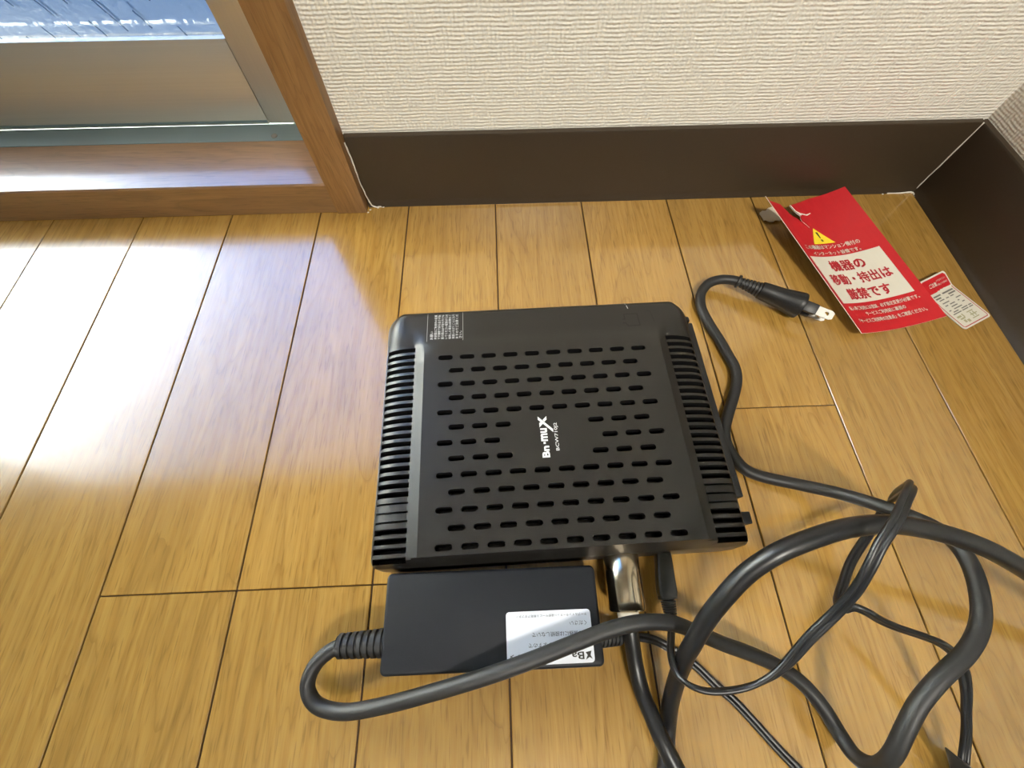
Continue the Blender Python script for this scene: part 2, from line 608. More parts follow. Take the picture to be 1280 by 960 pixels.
# cord paths, millimetres (the last has a twist angle)
CORD_PATH = [(-89.9, -26.9, 15), (-97.6, -33, 14), (-100.4, -41.5, 13), (-96.2, -48.8, 12), (-82.8, -52.2, 14), (-60.3, -48.9, 22), (-37.2, -43.4, 30), (-15.3, -38.1, 35), (6.2, -32.4, 37), (28.4, -26, 37), (45.5, -21.3, 37), (58.8, -19.3, 37), (74.5, -20.4, 34), (88.2, -25.5, 27), (102.7, -31.5, 20), (118.6, -37.3, 13), (133.5, -44, 8), (144.8, -52.3, 5), (151.8, -62.4, 4.2), (154.9, -71.4, 5), (156, -78.6, 10), (156.7, -79.2, 21), (158.1, -73, 31), (162, -63.1, 38), (168.5, -52.8, 43), (179, -42.6, 48), (191.9, -34.3, 50), (200.7, -25.8, 51), (206.2, -16.9, 51), (211.8, -4.2, 49), (213.8, 6.1, 46), (212.1, 14.6, 42), (205.9, 21.9, 37), (198, 28.9, 30), (189.4, 38, 17), (174.5, 45.5, 8), (154.6, 52.5, 4), (146.1, 57.3, 4), (141.1, 66.6, 4), (139.3, 75, 4), (141.2, 84.1, 4), (145.7, 93.3, 4), (152, 104.5, 4), (158.4, 118, 4), (159.6, 128.4, 4), (157.8, 136.1, 4), (155.2, 148, 4), (150.7, 163.8, 4), (147.8, 177.4, 5), (149.7, 189, 6), (156.3, 197, 8), (165.4, 199.6, 9.5), (173.7, 198, 10.5), (178.8, 195.5, 11)]
COAX_PATH = [(58.8, -18.7, 17), (59.2, -26.9, 15), (60.5, -39.5, 10), (62, -50.9, 9), (64.5, -59.6, 11), (66.8, -67.9, 13), (71.1, -77.7, 13), (77.4, -92.3, 10), (80.2, -108.3, 6), (72, -130, 5), (50, -140.2, 5), (38.7, -128.7, 5), (48.9, -107.5, 5), (65.1, -89.9, 4), (69.9, -80.8, 4), (71.7, -71.2, 4.5), (73.1, -63.7, 7), (73.7, -54.7, 14), (74.7, -43.5, 26), (76.6, -32.9, 38), (78.7, -27, 45), (82.1, -19.6, 52), (85.5, -13.7, 58), (90, -7.7, 64), (95.8, -1.3, 70), (102.1, 3.4, 75), (109.5, 7.3, 79), (126.5, 12.4, 82), (137.1, 14.4, 82), (154.1, 15.3, 80), (173.1, 13.2, 75), (186.1, 10.2, 72), (201.8, 5.4, 68), (223, -3.9, 60), (257.2, -19.3, 42), (304.8, -48.3, 15), (317.2, -73.1, 5)]
DC_PATH = [(54.8, -28.1, 9, 90), (61.8, -28.3, 6, 60), (72.6, -30, 4, 30), (79.4, -33.2, 3, 20), (84.3, -36.3, 3, 20), (92.2, -41.8, 3, 20), (97.5, -47.1, 3, 20), (101.7, -51.6, 3, 20), (107.4, -56.4, 3, 20), (115, -65, 3, 20), (123.3, -75.2, 3, 20), (130.6, -83.5, 3, 20), (143.8, -96.1, 3, 20), (168.4, -106.1, 4, 10), (187.5, -104, 8, 0), (200, -93.9, 8, 0), (206.7, -80.9, 10, 0), (207.7, -71.4, 15, 0), (206.5, -62, 21, 0), (205.2, -53, 27, 10), (202.4, -43.1, 33, 50), (198.7, -37.3, 36, 75), (192.2, -32.7, 39, 80), (182.5, -29, 42, 80), (168.2, -24.6, 47, 80), (159.2, -21.2, 51, 80), (150.8, -17.5, 56, 80), (146.4, -15.6, 56, 70), (144.3, -16.9, 52, 40), (147.8, -14.6, 45, 10), (158.1, -7.1, 38, 0), (171, 3.2, 32, 0), (189.4, 15.2, 26, 0), (204.7, 23.7, 18, 0), (211.5, 29.9, 18, 0), (206.1, 33.3, 32, 0), (182.5, 31.9, 66, 0), (169.6, 30.1, 82, 0), (159.7, 26.3, 90, 0), (153.9, 22.9, 93, 0), (143.8, 14.6, 96, 0), (136.9, 7.5, 94, 0), (132.9, 0.2, 90, 0), (130.6, -6.4, 84, 0), (128, -11.9, 78, 0), (124.6, -17.2, 72, 0), (118.4, -23.8, 66, 0), (113.4, -30.5, 60, 5), (109.4, -35.3, 56, 25), (104.4, -39.5, 52, 55), (96.5, -43.2, 48, 80), (87.4, -44.6, 46, 88), (80.4, -44.5, 45, 90), (74.8, -42.9, 44, 90), (71.1, -39.9, 41, 90), (70.7, -36.7, 37, 90), (73, -31.7, 30, 90), (77.5, -26.3, 21, 90), (81.4, -19.1, 14, 90)]

# ================================================================== STRUCTURE
# ---- floor: sub-floor plus single boards
X0, PW = -2.637, 75.0
bm = bmesh.new()
box_bm(bm, -2600, 372, -3000, -520, -30, 0)
box_bm(bm, -2600, X0 - 9 * PW, -520, 302, -30, 0)
n_wood = len(bm.faces)
box_bm(bm, X0 - 9 * PW, 372, -520, 302, -30, -1.6)
for k, f in enumerate(bm.faces):
    f.material_index = 0 if k < n_wood else 1
floor = struct(bm_obj('floor', bm, 'plank'))
floor.data.materials.append(M['gap'])
plank_cache = {}
JOINTS = {-3: [1.4], -2: [1.4], -1: [1.4], 2: [98.9], 3: [-330], 4: [-330], 0: [-200], 1: [-200], -4: [-310], -5: [-310], -6: [-310], -7: [180], -8: [180], -9: [180]}
for i in range(-9, 5):
    xa, xb = X0 + i * PW + 0.45, min(X0 + (i + 1) * PW - 0.45, 371.5)
    ys = [-520] + JOINTS[i] + [301.5]
    for ya, yb in zip(ys[:-1], ys[1:]):
        key = (round(xb - xa, 1), round(yb - ya, 1))
        if key not in plank_cache:
            b2 = bmesh.new()
            hw, hl = key[0] / 2, key[1] / 2 - 0.3
            box_bm(b2, -hw, hw, -hl, hl, -1.5, 0, 0.35, 1)
            bmesh.ops.recalc_face_normals(b2, faces=b2.faces)
            me = bpy.data.meshes.new('plank')
            b2.to_mesh(me); b2.free()
            me.materials.append(M['plank'])
            plank_cache[key] = me
        o = bpy.data.objects.new('plank', plank_cache[key])
        COL.objects.link(o)
        o.location = ((xa + xb) / 2 * MM, (ya + yb) / 2 * MM, 0)
        o.parent = floor

# ---- walls and ceiling
bm = bmesh.new()
box_bm(bm, -125, 500, 302, 460, -30, 2400)
box_bm(bm, -2600, -125, 302, 460, 1300, 2400)
box_bm(bm, -2600, -2505, 302, 460, -30, 1300)
struct(bm_obj('wall_back', bm, 'wallpaper'))
struct(box('wall_right', 372, 500, -3000, 302, -30, 2400, 'wallpaper'))
struct(box('wall_left', -2720, -2600, -3000, 460, -30, 2400, 'white_wall'))
struct(box('wall_front', -2720, 500, -3120, -3000, -30, 2400, 'white_wall'))
struct(box('ceiling', -2720, 500, -3120, 460, 2400, 2480, 'white_wall'))

# ---- baseboards with a flared foot
def extrude(name, prof, axis, a, b, mat, parent=None, flip=1):
    n = len(prof)
    vs_, fs_ = [], []
    for c in (a, b):
        for d, z in prof:
            vs_.append(Vector((c, d, z)) * MM if axis == 'X' else Vector((d, c, z)) * MM)
    for k in range(n):
        fs_.append((k, (k + 1) % n, n + (k + 1) % n, n + k))
    fs_ += [tuple(range(n)), tuple(range(n, 2 * n))[::-1]]
    o = mesh_from(name, vs_, fs_, mat, parent, 35)
    b2 = bmesh.new(); b2.from_mesh(o.data); bmesh.ops.recalc_face_normals(b2, faces=b2.faces); b2.to_mesh(o.data); b2.free()
    return o

def bb_prof(face, wall):
    s = 1 if wall > face else -1
    return [(wall, 0), (face - 1.9 * s, 0), (face - 1.8 * s, 1.0), (face - 1.2 * s, 2.4), (face - 0.5 * s, 4.2), (face, 7), (face, 59.5), (face + 0.6 * s, 61.2), (face + 2.0 * s, 62), (wall, 62.2)]
bb_back = struct(extrude('baseboard_back', bb_prof(298.6, 302), 'X', -112, 368.6, 'base'))
bb_right = struct(extrude('baseboard_right', bb_prof(368.7, 372), 'Y', -3000, 301.5, 'base'))
def jag(name, pts, r, parent, mat='caulk'):
    pth = catmull(pts, 5)
    pth = [[c + random.uniform(-0.18, 0.18) for c in p] for p in pth]
    return sweep(name, pth, circle(r, 6), mat, parent, scale=lambda t: 0.75 + 0.5 * random.random())
jag('caulk_bead', [(368.3, 298.2, 0.8), (368.5, 298.4, 8), (368.6, 298.5, 30), (368.7, 298.6, 61)], 0.55, bb_right)
jag('caulk_bead', [(344, 297.0, 0.3), (356, 296.9, 0.6), (366, 296.8, 0.8), (367.4, 295.5, 0.6), (367.4, 292, 0.3)], 0.8, bb_right)
jag('caulk_bead', [(-112.0, 297.5, 58), (-111.6, 297.6, 42), (-111.8, 297.4, 25), (-110.5, 297.0, 10), (-108, 296.4, 1.5), (-101, 296.3, 0.8)], 0.55, bb_back)
for x, y in ((-104.0, 295.6), (-99.5, 296.4), (-110.5, 293.6), (-111.8, 290.6), (340, 296.3)):
    b2 = bmesh.new()
    bmesh.ops.create_icosphere(b2, subdivisions=1, radius=1.0 * MM)
    for v in b2.verts:
        v.co = Vector((v.co.x * random.uniform(0.7, 1.6) + x * MM, v.co.y * random.uniform(0.5, 1.0) + y * MM, abs(v.co.z) * 0.7))
    bm_obj('caulk_crumb', b2, 'caulk', bb_back)

# ---- window casing and sill
struct(box('trim_1', -138, -112.6, 289.8, 372, 0, 1330, 'trim', None, 1.2, 2))
struct(extrude('trim_2', [(291.6, 0.4), (291.2, 26.8), (292.4, 28.2), (336.5, 34.8), (336.5, 0.4)], 'X', -2506, -137.2, 'sill'))
struct(box('trim_3', -2506, -112.6, 289.8, 372, 1300, 1330, 'sill', None, 1.2, 2))

# ---- sliding window
win = bpy.data.objects.new('window_1', None)
COL.objects.link(win)
win.location = (-1.2, 0.36, 0.0)
struct(win)
def L(x, y, z): return (x + 1200, y - 360, z)
def wbox(name, x0, x1, y0, y1, z0, z1, mat, parent=win, bevel=0):
    return box(name, x0 + 1200, x1 + 1200, y0 - 360, y1 - 360, z0, z1, mat, parent, bevel, 2)
track = extrude('track', [(336.3 - 360, 34.2), (336.7 - 360, 35.2), (353.8 - 360, 36.4), (355.9 - 360, 36.6), (355.9 - 360, 30), (430 - 360, 28), (430 - 360, 0), (336.3 - 360, 0)], 'X', -1300, 1062, 'alu_track', win)
sc_ = lathe('screw', L(-184.2, 341.8, 34.6), L(-184.3, 341.6, 36.8), [(0, 2.6), (1.6, 2.4), (2.2, 1.0)], 'grey_ink', track, 14)
wbox('frame_jamb', -150, -126, 352, 430, 0, 1300, 'alu_v')
wbox('frame_jamb', -2506, -2480, 352, 430, 0, 1300, 'alu_v')
wbox('frame_head', -2480, -150, 352, 430, 1262, 1300, 'alu')
def sash(xr, xl, y):
    g = wbox('bottom_rail', xl + 40, xr - 39.6, y, y + 10.5, 36.7, 97.5, 'alu', win, 0.6)
    wbox('top_rail', xl + 40, xr - 39.6, y, y + 24, 1225, 1262, 'alu', win, 1.0)
    wbox('stile', xr - 39, xr, y - 0.6, y + 24, 37.5, 1262, 'alu_v', win, 1.0)
    wbox('stile', xl, xl + 39.6, y - 0.6, y + 24, 37.5, 1262, 'alu_v', win, 1.0)
    wbox('rail_groove', xl + 40, xr - 40, y - 0.8, y, 38.6, 40.2, 'alu_track', g)
    wbox('glass_pane', xl + 38, xr - 37, y + 5, y + 9.5, 92, 1230, 'glass', win)
sash(-151, -1560, 356)
sash(-1520, -2480, 386)
struct(box('balcony_floor', -5000, 2500, 460, 3200, -120, -60, 'concrete'))
struct(box('added_parapet', -5000, 2500, 1400, 1500, -60, 900, 'concrete'))  # unseen parapet, added to block the low sky behind the pane

# ================================================================== ROUTER
TH = math.radians(1.2)
rt = thing('wireless_router', 'flat black plastic router with slotted vents lying on the wooden floor', 'router', (25.3, 87.0, 0), TH)
W_, VF, VB = 99.0, -77.0, 77.5
def halfw(v):
    if v > VB - 13:
        return W_ - 13 + math.sqrt(max(0, 169 - (v - (VB - 13)) ** 2))
    if v < VF + 5:
        return W_ - 5 + math.sqrt(max(0, 25 - ((VF + 5) - v) ** 2))
    return W_
def hgt(u, v):
    dx = max(0.0, halfw(v) - abs(u))
    w = min(1.0, max(0.0, (v - 49) / 12))
    lv = 32 + 4.2 * w * w * (3 - 2 * w)
    if dx < 19:
        s = 24.5 + (lv - 24.5) * math.sqrt(1 - (1 - dx / 19) ** 2)
    elif dx < 26:
        s = lv + (36.2 - lv) * (dx - 19) / 7
    else:
        s = 36.2
    dv = max(0.0, v - VF)
    f = 25.0 + 11.2 * min(1.0, dv / 4.0)
    db = max(0.0, VB - v)
    if db < 5:
        b = 24.5 + 9.5 * math.sqrt(1 - (1 - db / 5) ** 2)
    elif db < 26:
        b = 34.0 + 0.9 * (db - 5) / 21
    else:
        b = 34.9 + 1.3 * min(1.0, (db - 26) / 3)
    return min(s, f, b)
us = [0.0, 14, 30, 46, 60, 73.0, 76.5, 80.0, 82, 84, 86.5, 89, 91.5, 93.5, 95.2, 96.6, 97.7, 98.5, 99.0]
us = [-u for u in us[:0:-1]] + us
vsn = [-77, -76.6, -76, -75, -73.8, -73.0, -72, -60, -44, -28, -12, 4, 20, 36, 48.5, 51.5, 58, 64.5, 67, 69.5, 71.5, 73.2, 74.6, 75.7, 76.5, 77.1, 77.5]
V, F = [], []
nu, nv = len(us), len(vsn)
for v in vsn:
    k = halfw(v) / W_
    for u in us:
        uu = u * k if abs(u) > 60 else u
        uu = max(-halfw(v), min(halfw(v), uu))
        V.append((uu, v, hgt(uu, v)))
for j in range(nv - 1):
    for i in range(nu - 1):
        F.append((j * nu + i, j * nu + i + 1, (j + 1) * nu + i + 1, (j + 1) * nu + i))
ring = [i for i in range(nu)] + [j * nu + nu - 1 for j in range(1, nv)] + [(nv - 1) * nu + i for i in range(nu - 2, -1, -1)] + [j * nu for j in range(nv - 2, 0, -1)]
b0 = len(V)
for r in ring:
    V.append((V[r][0] * 0.999, V[r][1] * (1.012 if V[r][1] < -70 else 0.999), 14.0))
for r in ring:
    V.append((V[r][0] * 0.99, V[r][1] * (1.012 if V[r][1] < -70 else 0.99), 1.2))
nr = len(ring)
for k in range(nr):
    k2 = (k + 1) % nr
    F.append((ring[k], b0 + k, b0 + k2, ring[k2]))
    F.append((b0 + k, b0 + nr + k, b0 + nr + k2, b0 + k2))
F.append(tuple(b0 + nr + k for k in range(nr))[::-1])
house = mesh_from('housing', [Vector(p) * MM for p in V], F, 'plastic', rt)
b2 = bmesh.new(); b2.from_mesh(house.data); bmesh.ops.recalc_face_normals(b2, faces=b2.faces); b2.to_mesh(house.data); b2.free()
# vent cutters
def prism(bm, outline, z0, z1):
    lo = [bm.verts.new(Vector((x, y, z0)) * MM) for x, y in outline]
    hi = [bm.verts.new(Vector((x, y, z1)) * MM) for x, y in outline]
    n = len(outline)
    bm.faces.new(lo[::-1]); bm.faces.new(hi)
    for k in range(n):
        bm.faces.new((lo[k], lo[(k + 1) % n], hi[(k + 1) % n], hi[k]))
cut = bmesh.new()
for r in range(13):
    v = 39.0 - 9.02 * r
    cols = [-59.9 + 13.2 * c for c in range(10)] if r % 2 == 0 else [-53.4 + 13.2 * c for c in range(9)]
    if r in (5, 6, 7):
        cols = cols[:3] + cols[-3:]
    for u in cols:
        prism(cut, round_rect(u - 4.5, u + 4.5, v - 1.55, v + 1.55, 1.5, 3), 26, 50)
for i in range(27):
    v = 47.8 - 4.67 * i
    hw, z0 = (0.55, 27) if i in (20, 21, 22) else (1.42, 15)
    for s in (-1, 1):
        a, b = sorted((s * 79.3, s * 97.2))
        prism(cut, [(a, v - hw), (b, v - hw), (b, v + hw), (a, v + hw)], z0, 50)
bmesh.ops.recalc_face_normals(cut, faces=cut.faces)
cme = bpy.data.meshes.new('cutter'); cut.to_mesh(cme); cut.free()
cme.materials.append(M['plastic_dark'])  # blacker vent walls: shade inside the holes is put into the colour
co = bpy.data.objects.new('cutter', cme); COL.objects.link(co)
co.parent = rt
md = house.modifiers.new('vents', 'BOOLEAN')
md.operation = 'DIFFERENCE'; md.solver = 'EXACT'; md.object = co
md.material_mode = 'TRANSFER'
bpy.context.view_layer.update()
dg = bpy.context.evaluated_depsgraph_get()
nm = bpy.data.meshes.new_from_object(house.evaluated_get(dg), depsgraph=dg)
house.modifiers.clear()
house.data = nm
bpy.data.objects.remove(co)
nm.shade_smooth(); nm.set_sharp_from_angle(angle=math.radians(26))
# side rail, tabs, feet
box('side_rail', 97.5, 103.5, -52, 63, 12, 24.5, 'plastic_dark', rt, 0.8)
box('side_tab', 97.5, 105.2, -66, -59.5, 12, 23, 'plastic_dark', rt, 0.8)
box('side_tab', 96.5, 102.6, 64.5, 68.5, 13, 24, 'plastic_dark', rt, 0.8)
for su in (-1, 1):
    for sv in (-1, 1):
        lathe('foot', (su * 82, sv * 60, 0), (su * 82, sv * 60, 3), [(0, 5.5), (0.4, 6), (3, 6)], 'plastic_dark', rt, 14)
def on_top(x, y, o=0.12):
    return (x, y, hgt(x, y) + o)
# logo and model number read from front to back
lettering('logo_lettering', [('Bn', -4.35, -23.4, 6.6, 4.2, 90, 0.035), ('mu', -4.5, -13.6, 7.6, 3.9, 90, 0.035)], on_top, 'white_print', rt)
flat_poly('logo_dot', [[(-5.2, -19.0), (-4.0, -19.0), (-4.0, -17.8), (-5.2, -17.8)]], on_top, 'white_print', rt, 6)
flat_poly('logo_cross', [[(-7.2, -4.6), (-7.2, -2.6), (0.9, -10.6), (0.9, -12.4)]], on_top, 'white_print', rt, 6)
flat_poly('logo_cross', [[(-6.6, -9.2), (-6.6, -6.6), (-5.3, -5.6), (-4.2, -6.8)]], on_top, 'white_print', rt, 6)
flat_poly('logo_cross', [[(-3.6, -6.0), (-4.6, -4.9), (-2.2, -2.6), (-2.2, -4.7)]], on_top, 'white_print', rt, 6)
lettering('model_lettering', [('BCW710J2', 2.6, -15.0, 16.2, 2.4, 90, 0.006)], on_top, 'white_print', rt)
cap = [('お願い', -69.0, 56.2, 6.2, 1.9, 90, 0)]
body_lines = ['本装置はご利用中の設備', 'です無断で持ち出さず転', '居の際は必ず取り外さな', 'いでください破損または', '紛失した場合は実費をご', '負担いただくことになり', 'ますのでご注意くだ']
for k, s in enumerate(body_lines):
    cap.append((s, -66.6 + 2.25 * k, 62.6, 19.0, 1.75, 90, 0.0))
cap.append(('さい。', -50.9, 56.0, 5.4, 1.7, 90, 0))
lettering('notice_lettering', cap, on_top, 'white_print', rt)
for xx in (-71.9, -49.3):
    flat_poly('notice_rule', [[(xx - 0.13, 51.7), (xx + 0.13, 51.7), (xx + 0.13, 73.6), (xx - 0.13, 73.6)]], on_top, 'dim_print', rt, 5)
flat_poly('indicator_line', [[(56.9, 76.9), (57.35, 76.9), (58.75, 69.9), (58.3, 69.9)]], on_top, 'white_print', rt, 2)
def stroke(pts, w):
    out = []
    for a, b in zip(pts[:-1], pts[1:]):
        d = Vector((b[0] - a[0], b[1] - a[1])).normalized() * w / 2
        n = Vector((-d.y, d.x))
        out.append([(a[0] - d.x + n.x, a[1] - d.y + n.y), (a[0] - d.x - n.x, a[1] - d.y - n.y), (b[0] + d.x - n.x, b[1] + d.y - n.y), (b[0] + d.x + n.x, b[1] + d.y + n.y)])
    return out
flat_poly('window_icon', stroke([(53.6, 61.6), (55.0, 61.6), (55.0, 65.6), (63.6, 65.6), (63.9, 56.4), (56.4, 56.2), (55.0, 58.6), (53.4, 58.6)], 0.55), on_top, 'icon', rt, 4)
flat_poly('corner_mark', stroke([(69.5, 67.0), (71.3, 67.6), (72.6, 66.4), (73.2, 62.5), (73.6, 58.5)], 0.3), on_top, 'icon', rt, 4)
box('power_socket', 62, 66, -77.4, -76.2, 9, 20, 'plastic_dark', rt)

# ================================================================== POWER ADAPTER (body, mains cord and plug, low-voltage cord and plug)
AL = (-9.8, -15.6, 0.0)
ad = thing('power_adapter', 'black power adapter brick with white sticker and long looping cords, below the router', 'power adapter', AL)
def A(p): return (p[0] - AL[0], p[1] - AL[1], p[2] - AL[2]) + tuple(p[3:])
bm = bmesh.new()
box_bm(bm, -52.4, 52.0, -21.6, 21.6, 0.8, 28.0)
bmesh.ops.bevel(bm, geom=[e for e in bm.edges if abs(e.verts[0].co.z - e.verts[1].co.z) > 0.01], offset=2.6 * MM, segments=4, profile=0.5, affect='EDGES')
bmesh.ops.bevel(bm, geom=[e for e in bm.edges if abs(e.verts[0].co.z - e.verts[1].co.z) < 1e-5], offset=1.5 * MM, segments=3, profile=0.5, affect='EDGES')
bm_obj('adapter_body', bm, 'adapter', ad, 30)
# sticker, printed upside down to the viewer
st = flat_poly('sticker', [round_rect(6.6, 47.4, -19.6, 2.3, 1.6, 4)], lambda x, y, o=0: (x, y, 28.28 + o), 'label', ad, 8, 0.2)
st['label'] = 'white rounded sticker printed upside down'
onst = lambda x, y: (x, y, 28.36)
lettering('sticker_lettering', [
    ('ケーブルインターネット接続サービス専用アダプター', 28.6, 0.2, 34.0, 1.25, 180, 0),
    ('ください', 41.2, -3.4, 8.2, 1.8, 180, 0),
    ('他の機器には接続しないで', 32.0, -7.6, 26.5, 2.0, 180, 0),
    ('火災の恐れがありますので', 30.6, -11.9, 27.5, 2.0, 180, 0)], onst, 'ink', st)
lettering('sticker_title', [('Ba', 39.6, -16.6, 6.0, 3.0, 180, 0.01), ('アダプタ', 13.2, -16.2, 10.5, 2.2, 180, 0.01)], onst, 'ink', st)
flat_poly('sticker_mark', [[(46.2, -14.9), (43.4, -15.4), (44.2, -16.6), (43.2, -18.4), (45.0, -17.4), (46.4, -18.2), (45.6, -16.6)]], onst, 'ink', st, 4)
# strain reliefs
def boot(name, a, b, r0, r1, rings, parent=ad, mat='rubber', sq=(1, 1)):
    Lg = (Vector(b) - Vector(a)).length
    prof = [(0, r0 + 1.2), (1.6, r0 + 1.2), (1.8, r0)]
    step = (Lg - 3) / rings
    for k in range(rings):
        d = 2.2 + k * step
        r = r0 + (r1 - r0) * k / max(1, rings - 1)
        prof += [(d, r * 0.86), (d + step * 0.30, r * 0.86), (d + step * 0.34, r * 1.08), (d + step * 0.92, r * 1.08), (d + step * 0.96, r * 0.86)]
    prof += [(Lg, r1 * 0.9)]
    return lathe(name, a, b, prof, mat, parent, 18, sq, 30)
boot('cord_boot', A((-61.5, -25.0, 15)), A((-87.5, -25.6, 15)), 6.0, 5.2, 7)
boot('cord_boot', A((41.8, -27.3, 12)), A((55.5, -28.1, 9)), 4.2, 3.4, 5)
cord_pts = smooth_path(catmull([A(p) for p in [(-84, -25.4, 15)] + CORD_PATH], 8), 3)
sweep('mains_cord', cord_pts, circle(3.5, 16), 'rubber', ad)
# mains plug
PA, PB = Vector((178.8, 195.5, 11)), Vector((217.1, 171.8, 11))
PD = (PB - PA).normalized()
PU = Vector((-0.27, -0.44, 0.80)).normalized()
PU = (PU - PD * PU.dot(PD)).normalized()
PS = PD.cross(PU).normalized()
boot('plug_boot', A(PA - PD * 2), A(PA + PD * 15.5), 3.6, 5.0, 6)
pl = lathe('mains_plug', A(PA + PD * 14), A(PB), [(0, 4.6), (1.0, 6.2), (4, 6.6), (9, 6.9), (16, 7.4), (22, 8.4), (27.5, 9.4), (29.0, 9.6), (30.6, 9.2), (31, 8.4)], 'plastic_dark', ad, 24, (0.94, 1.05), 35)
def oriented_box(name, c, d, s, ln, wd, th, mat, parent, bev=0.4):
    b3 = bmesh.new()
    box_bm(b3, 0, ln, -wd / 2, wd / 2, -th / 2, th / 2, bev, 2)
    u = s.cross(d)
    mt = Matrix(((d.x, s.x, u.x, 0), (d.y, s.y, u.y, 0), (d.z, s.z, u.z, 0), (0, 0, 0, 1)))
    bmesh.ops.transform(b3, matrix=Matrix.Translation(Vector(c) * MM) @ mt, verts=b3.verts)
    return bm_obj(name, b3, mat, parent, 30)
for dz in (6.0, -6.0):
    c = PB - PD * 1.0 + PU * dz
    oriented_box('blade_sleeve', A(c), PD, PS, 9.5, 7.4, 3.4, 'plastic_dark', pl, 0.5)
    # blade with a hole
    b3 = bmesh.new()
    outl = [(9.0, -3.15), (18.6, -3.15), (20.4, -2.0), (20.4, 2.0), (18.6, 3.15), (9.0, 3.15)]
    hole = [(15.8 + 1.5 * math.cos(2 * math.pi * k / 10), 1.5 * math.sin(2 * math.pi * k / 10)) for k in range(10)]
    pts2 = [Vector(p) for p in outl + hole]
    ed = [(k, (k + 1) % 6) for k in range(6)] + [(6 + k, 6 + (k + 1) % 10) for k in range(10)]
    vo, eo, fo, *_ = delaunay_2d_cdt(pts2, ed, [], 2, 1e-5)
    fo = [f for f in fo if math.hypot(sum(vo[i].x for i in f) / len(f) - 15.8, sum(vo[i].y for i in f) / len(f)) > 1.35]
    mt = lambda x, y, z: (Vector(A(c)) + PD * x + PS * y + PU * z) * MM
    nvv = len(vo)
    vv = [mt(p.x, p.y, 0.75) for p in vo] + [mt(p.x, p.y, -0.75) for p in vo]
    ff = [tuple(f) for f in fo] + [tuple(i + nvv for i in f)[::-1] for f in fo]
    es = {(f[i], f[(i + 1) % len(f)]) for f in fo for i in range(len(f))}
    ff += [(b_, a_, a_ + nvv, b_ + nvv) for a_, b_ in es if (b_, a_) not in es]
    mesh_from('blade', vv, ff, 'nickel', pl)
    b3.free()
# low-voltage cord: two joined strands
twin = [(1.15 + 1.2 * math.cos(a), 1.2 * math.sin(a)) for a in [math.radians(-154 + 28 * k) for k in range(12)]] + \
       [(-1.15 + 1.2 * math.cos(a), 1.2 * math.sin(a)) for a in [math.radians(26 + 28 * k) for k in range(12)]]
dc_pts = smooth_path(catmull([A(p) for p in DC_PATH], 8), 4)
sweep('low_voltage_cord', dc_pts, twin, 'cordprint', ad, rolls=[p[3] for p in dc_pts], smooth=70)
rr_ = round_rect(-4.4, 4.4, -3.4, 3.4, 1.2, 3)
pp = [A((83.0, 14.0, 14)), A((82.6, 8, 14)), A((81.9, 0, 14)), A((81.3, -8, 14)), A((81.2, -10.2, 14))]
dp = sweep('low_voltage_plug', pp, rr_, 'plastic', ad, smooth=30, scale=lambda t: 0.86 + 0.3 * t if t < 0.9 else 1.0)
boot('plug_boot', A((81.2, -9.6, 14)), A((81.4, -20.5, 13.5)), 3.2, 2.6, 7, dp, 'plastic', (1.15, 0.8))

# ================================================================== COAX CABLE
cx = thing('coaxial_cable', 'thick black coaxial cable with plated connector screwed into the router front, arching right', 'cable', (58.8, -3.0, 0))
def Cc(p): return (p[0] - 58.8, p[1] + 3.0, p[2])
co_pts = smooth_path(catmull([Cc(p) for p in COAX_PATH + [(331, -120, 4), (345, -200, 4), (352, -320, 4), (354, -520, 4), (354, -760, 4)]], 8), 8)
sweep('cable_jacket', co_pts, circle(3.9, 18), 'coax', cx)
lathe('connector', Cc((59.0, 13.5, 17)), Cc((58.7, -16.2, 17)), [(0, 6.6), (2.0, 6.6), (2.1, 8.9), (2.8, 9.3), (28.4, 9.3), (29.2, 8.9), (29.4, 6.4), (29.7, 6.0)], 'chrome', cx, 32, smooth=35)
lathe('ferrule', Cc((58.7, -15.8, 17)), Cc((58.7, -19.6, 16.6)), [(0, 5.4), (3.2, 5.2), (3.7, 4.4)], 'card_white', cx, 20)

# ================================================================== RED TAG
K = [Vector(p) for p in ((217.53, 274.74, 20.0), (294.88, 291.83, 13.0), (326.48, 163.5, 5.0), (254.48, 149.08, 8.5))]
TC = (272.0, 220.0, 0.0)
tg = thing('warning_tag', 'curled red card tag with torn corner and warning triangle, by the corner', 'tag', TC)
def surf(s, t):
    u, v = s / 75.0, t / 133.0
    P = (K[0] * (1 - u) + K[1] * u) * (1 - v) + (K[3] * (1 - u) + K[2] * u) * v
    return Vector((P.x, P.y, P.z - (8 * (1 - v) + 5 * v) * 4 * u * (1 - u)))
def card(s, t, o=0.0):
    a = surf(s, t)
    n = (surf(s + 0.5, t) - surf(s - 0.5, t)).cross(surf(s, t - 0.5) - surf(s, t + 0.5)).normalized()
    if n.z < 0:
        n = -n
    p = a + n * o
    return (p.x - TC[0], p.y - TC[1], p.z - TC[2])
outline = [(0, 0), (1.2, 4.6), (7, 4.9), (12.6, 6.0), (14.6, 12.0), (16.8, 18.6), (20.5, 21.5), (22.2, 25.2), (23.4, 24.6), (24.2, 21.0), (25.6, 18.6), (23.4, 13.2), (22.6, 6.7),
           (30, 4.6), (45, 1.0), (75, 0), (75, 133), (0, 133)]
cd = flat_poly('card', [outline], card, 'red', tg, 4.5, 0.45)
cd.data.materials.append(M['card_edge'])
for f in cd.data.polygons:
    if abs(f.normal.z) < 0.6 or f.normal.z < 0:
        f.material_index = 1
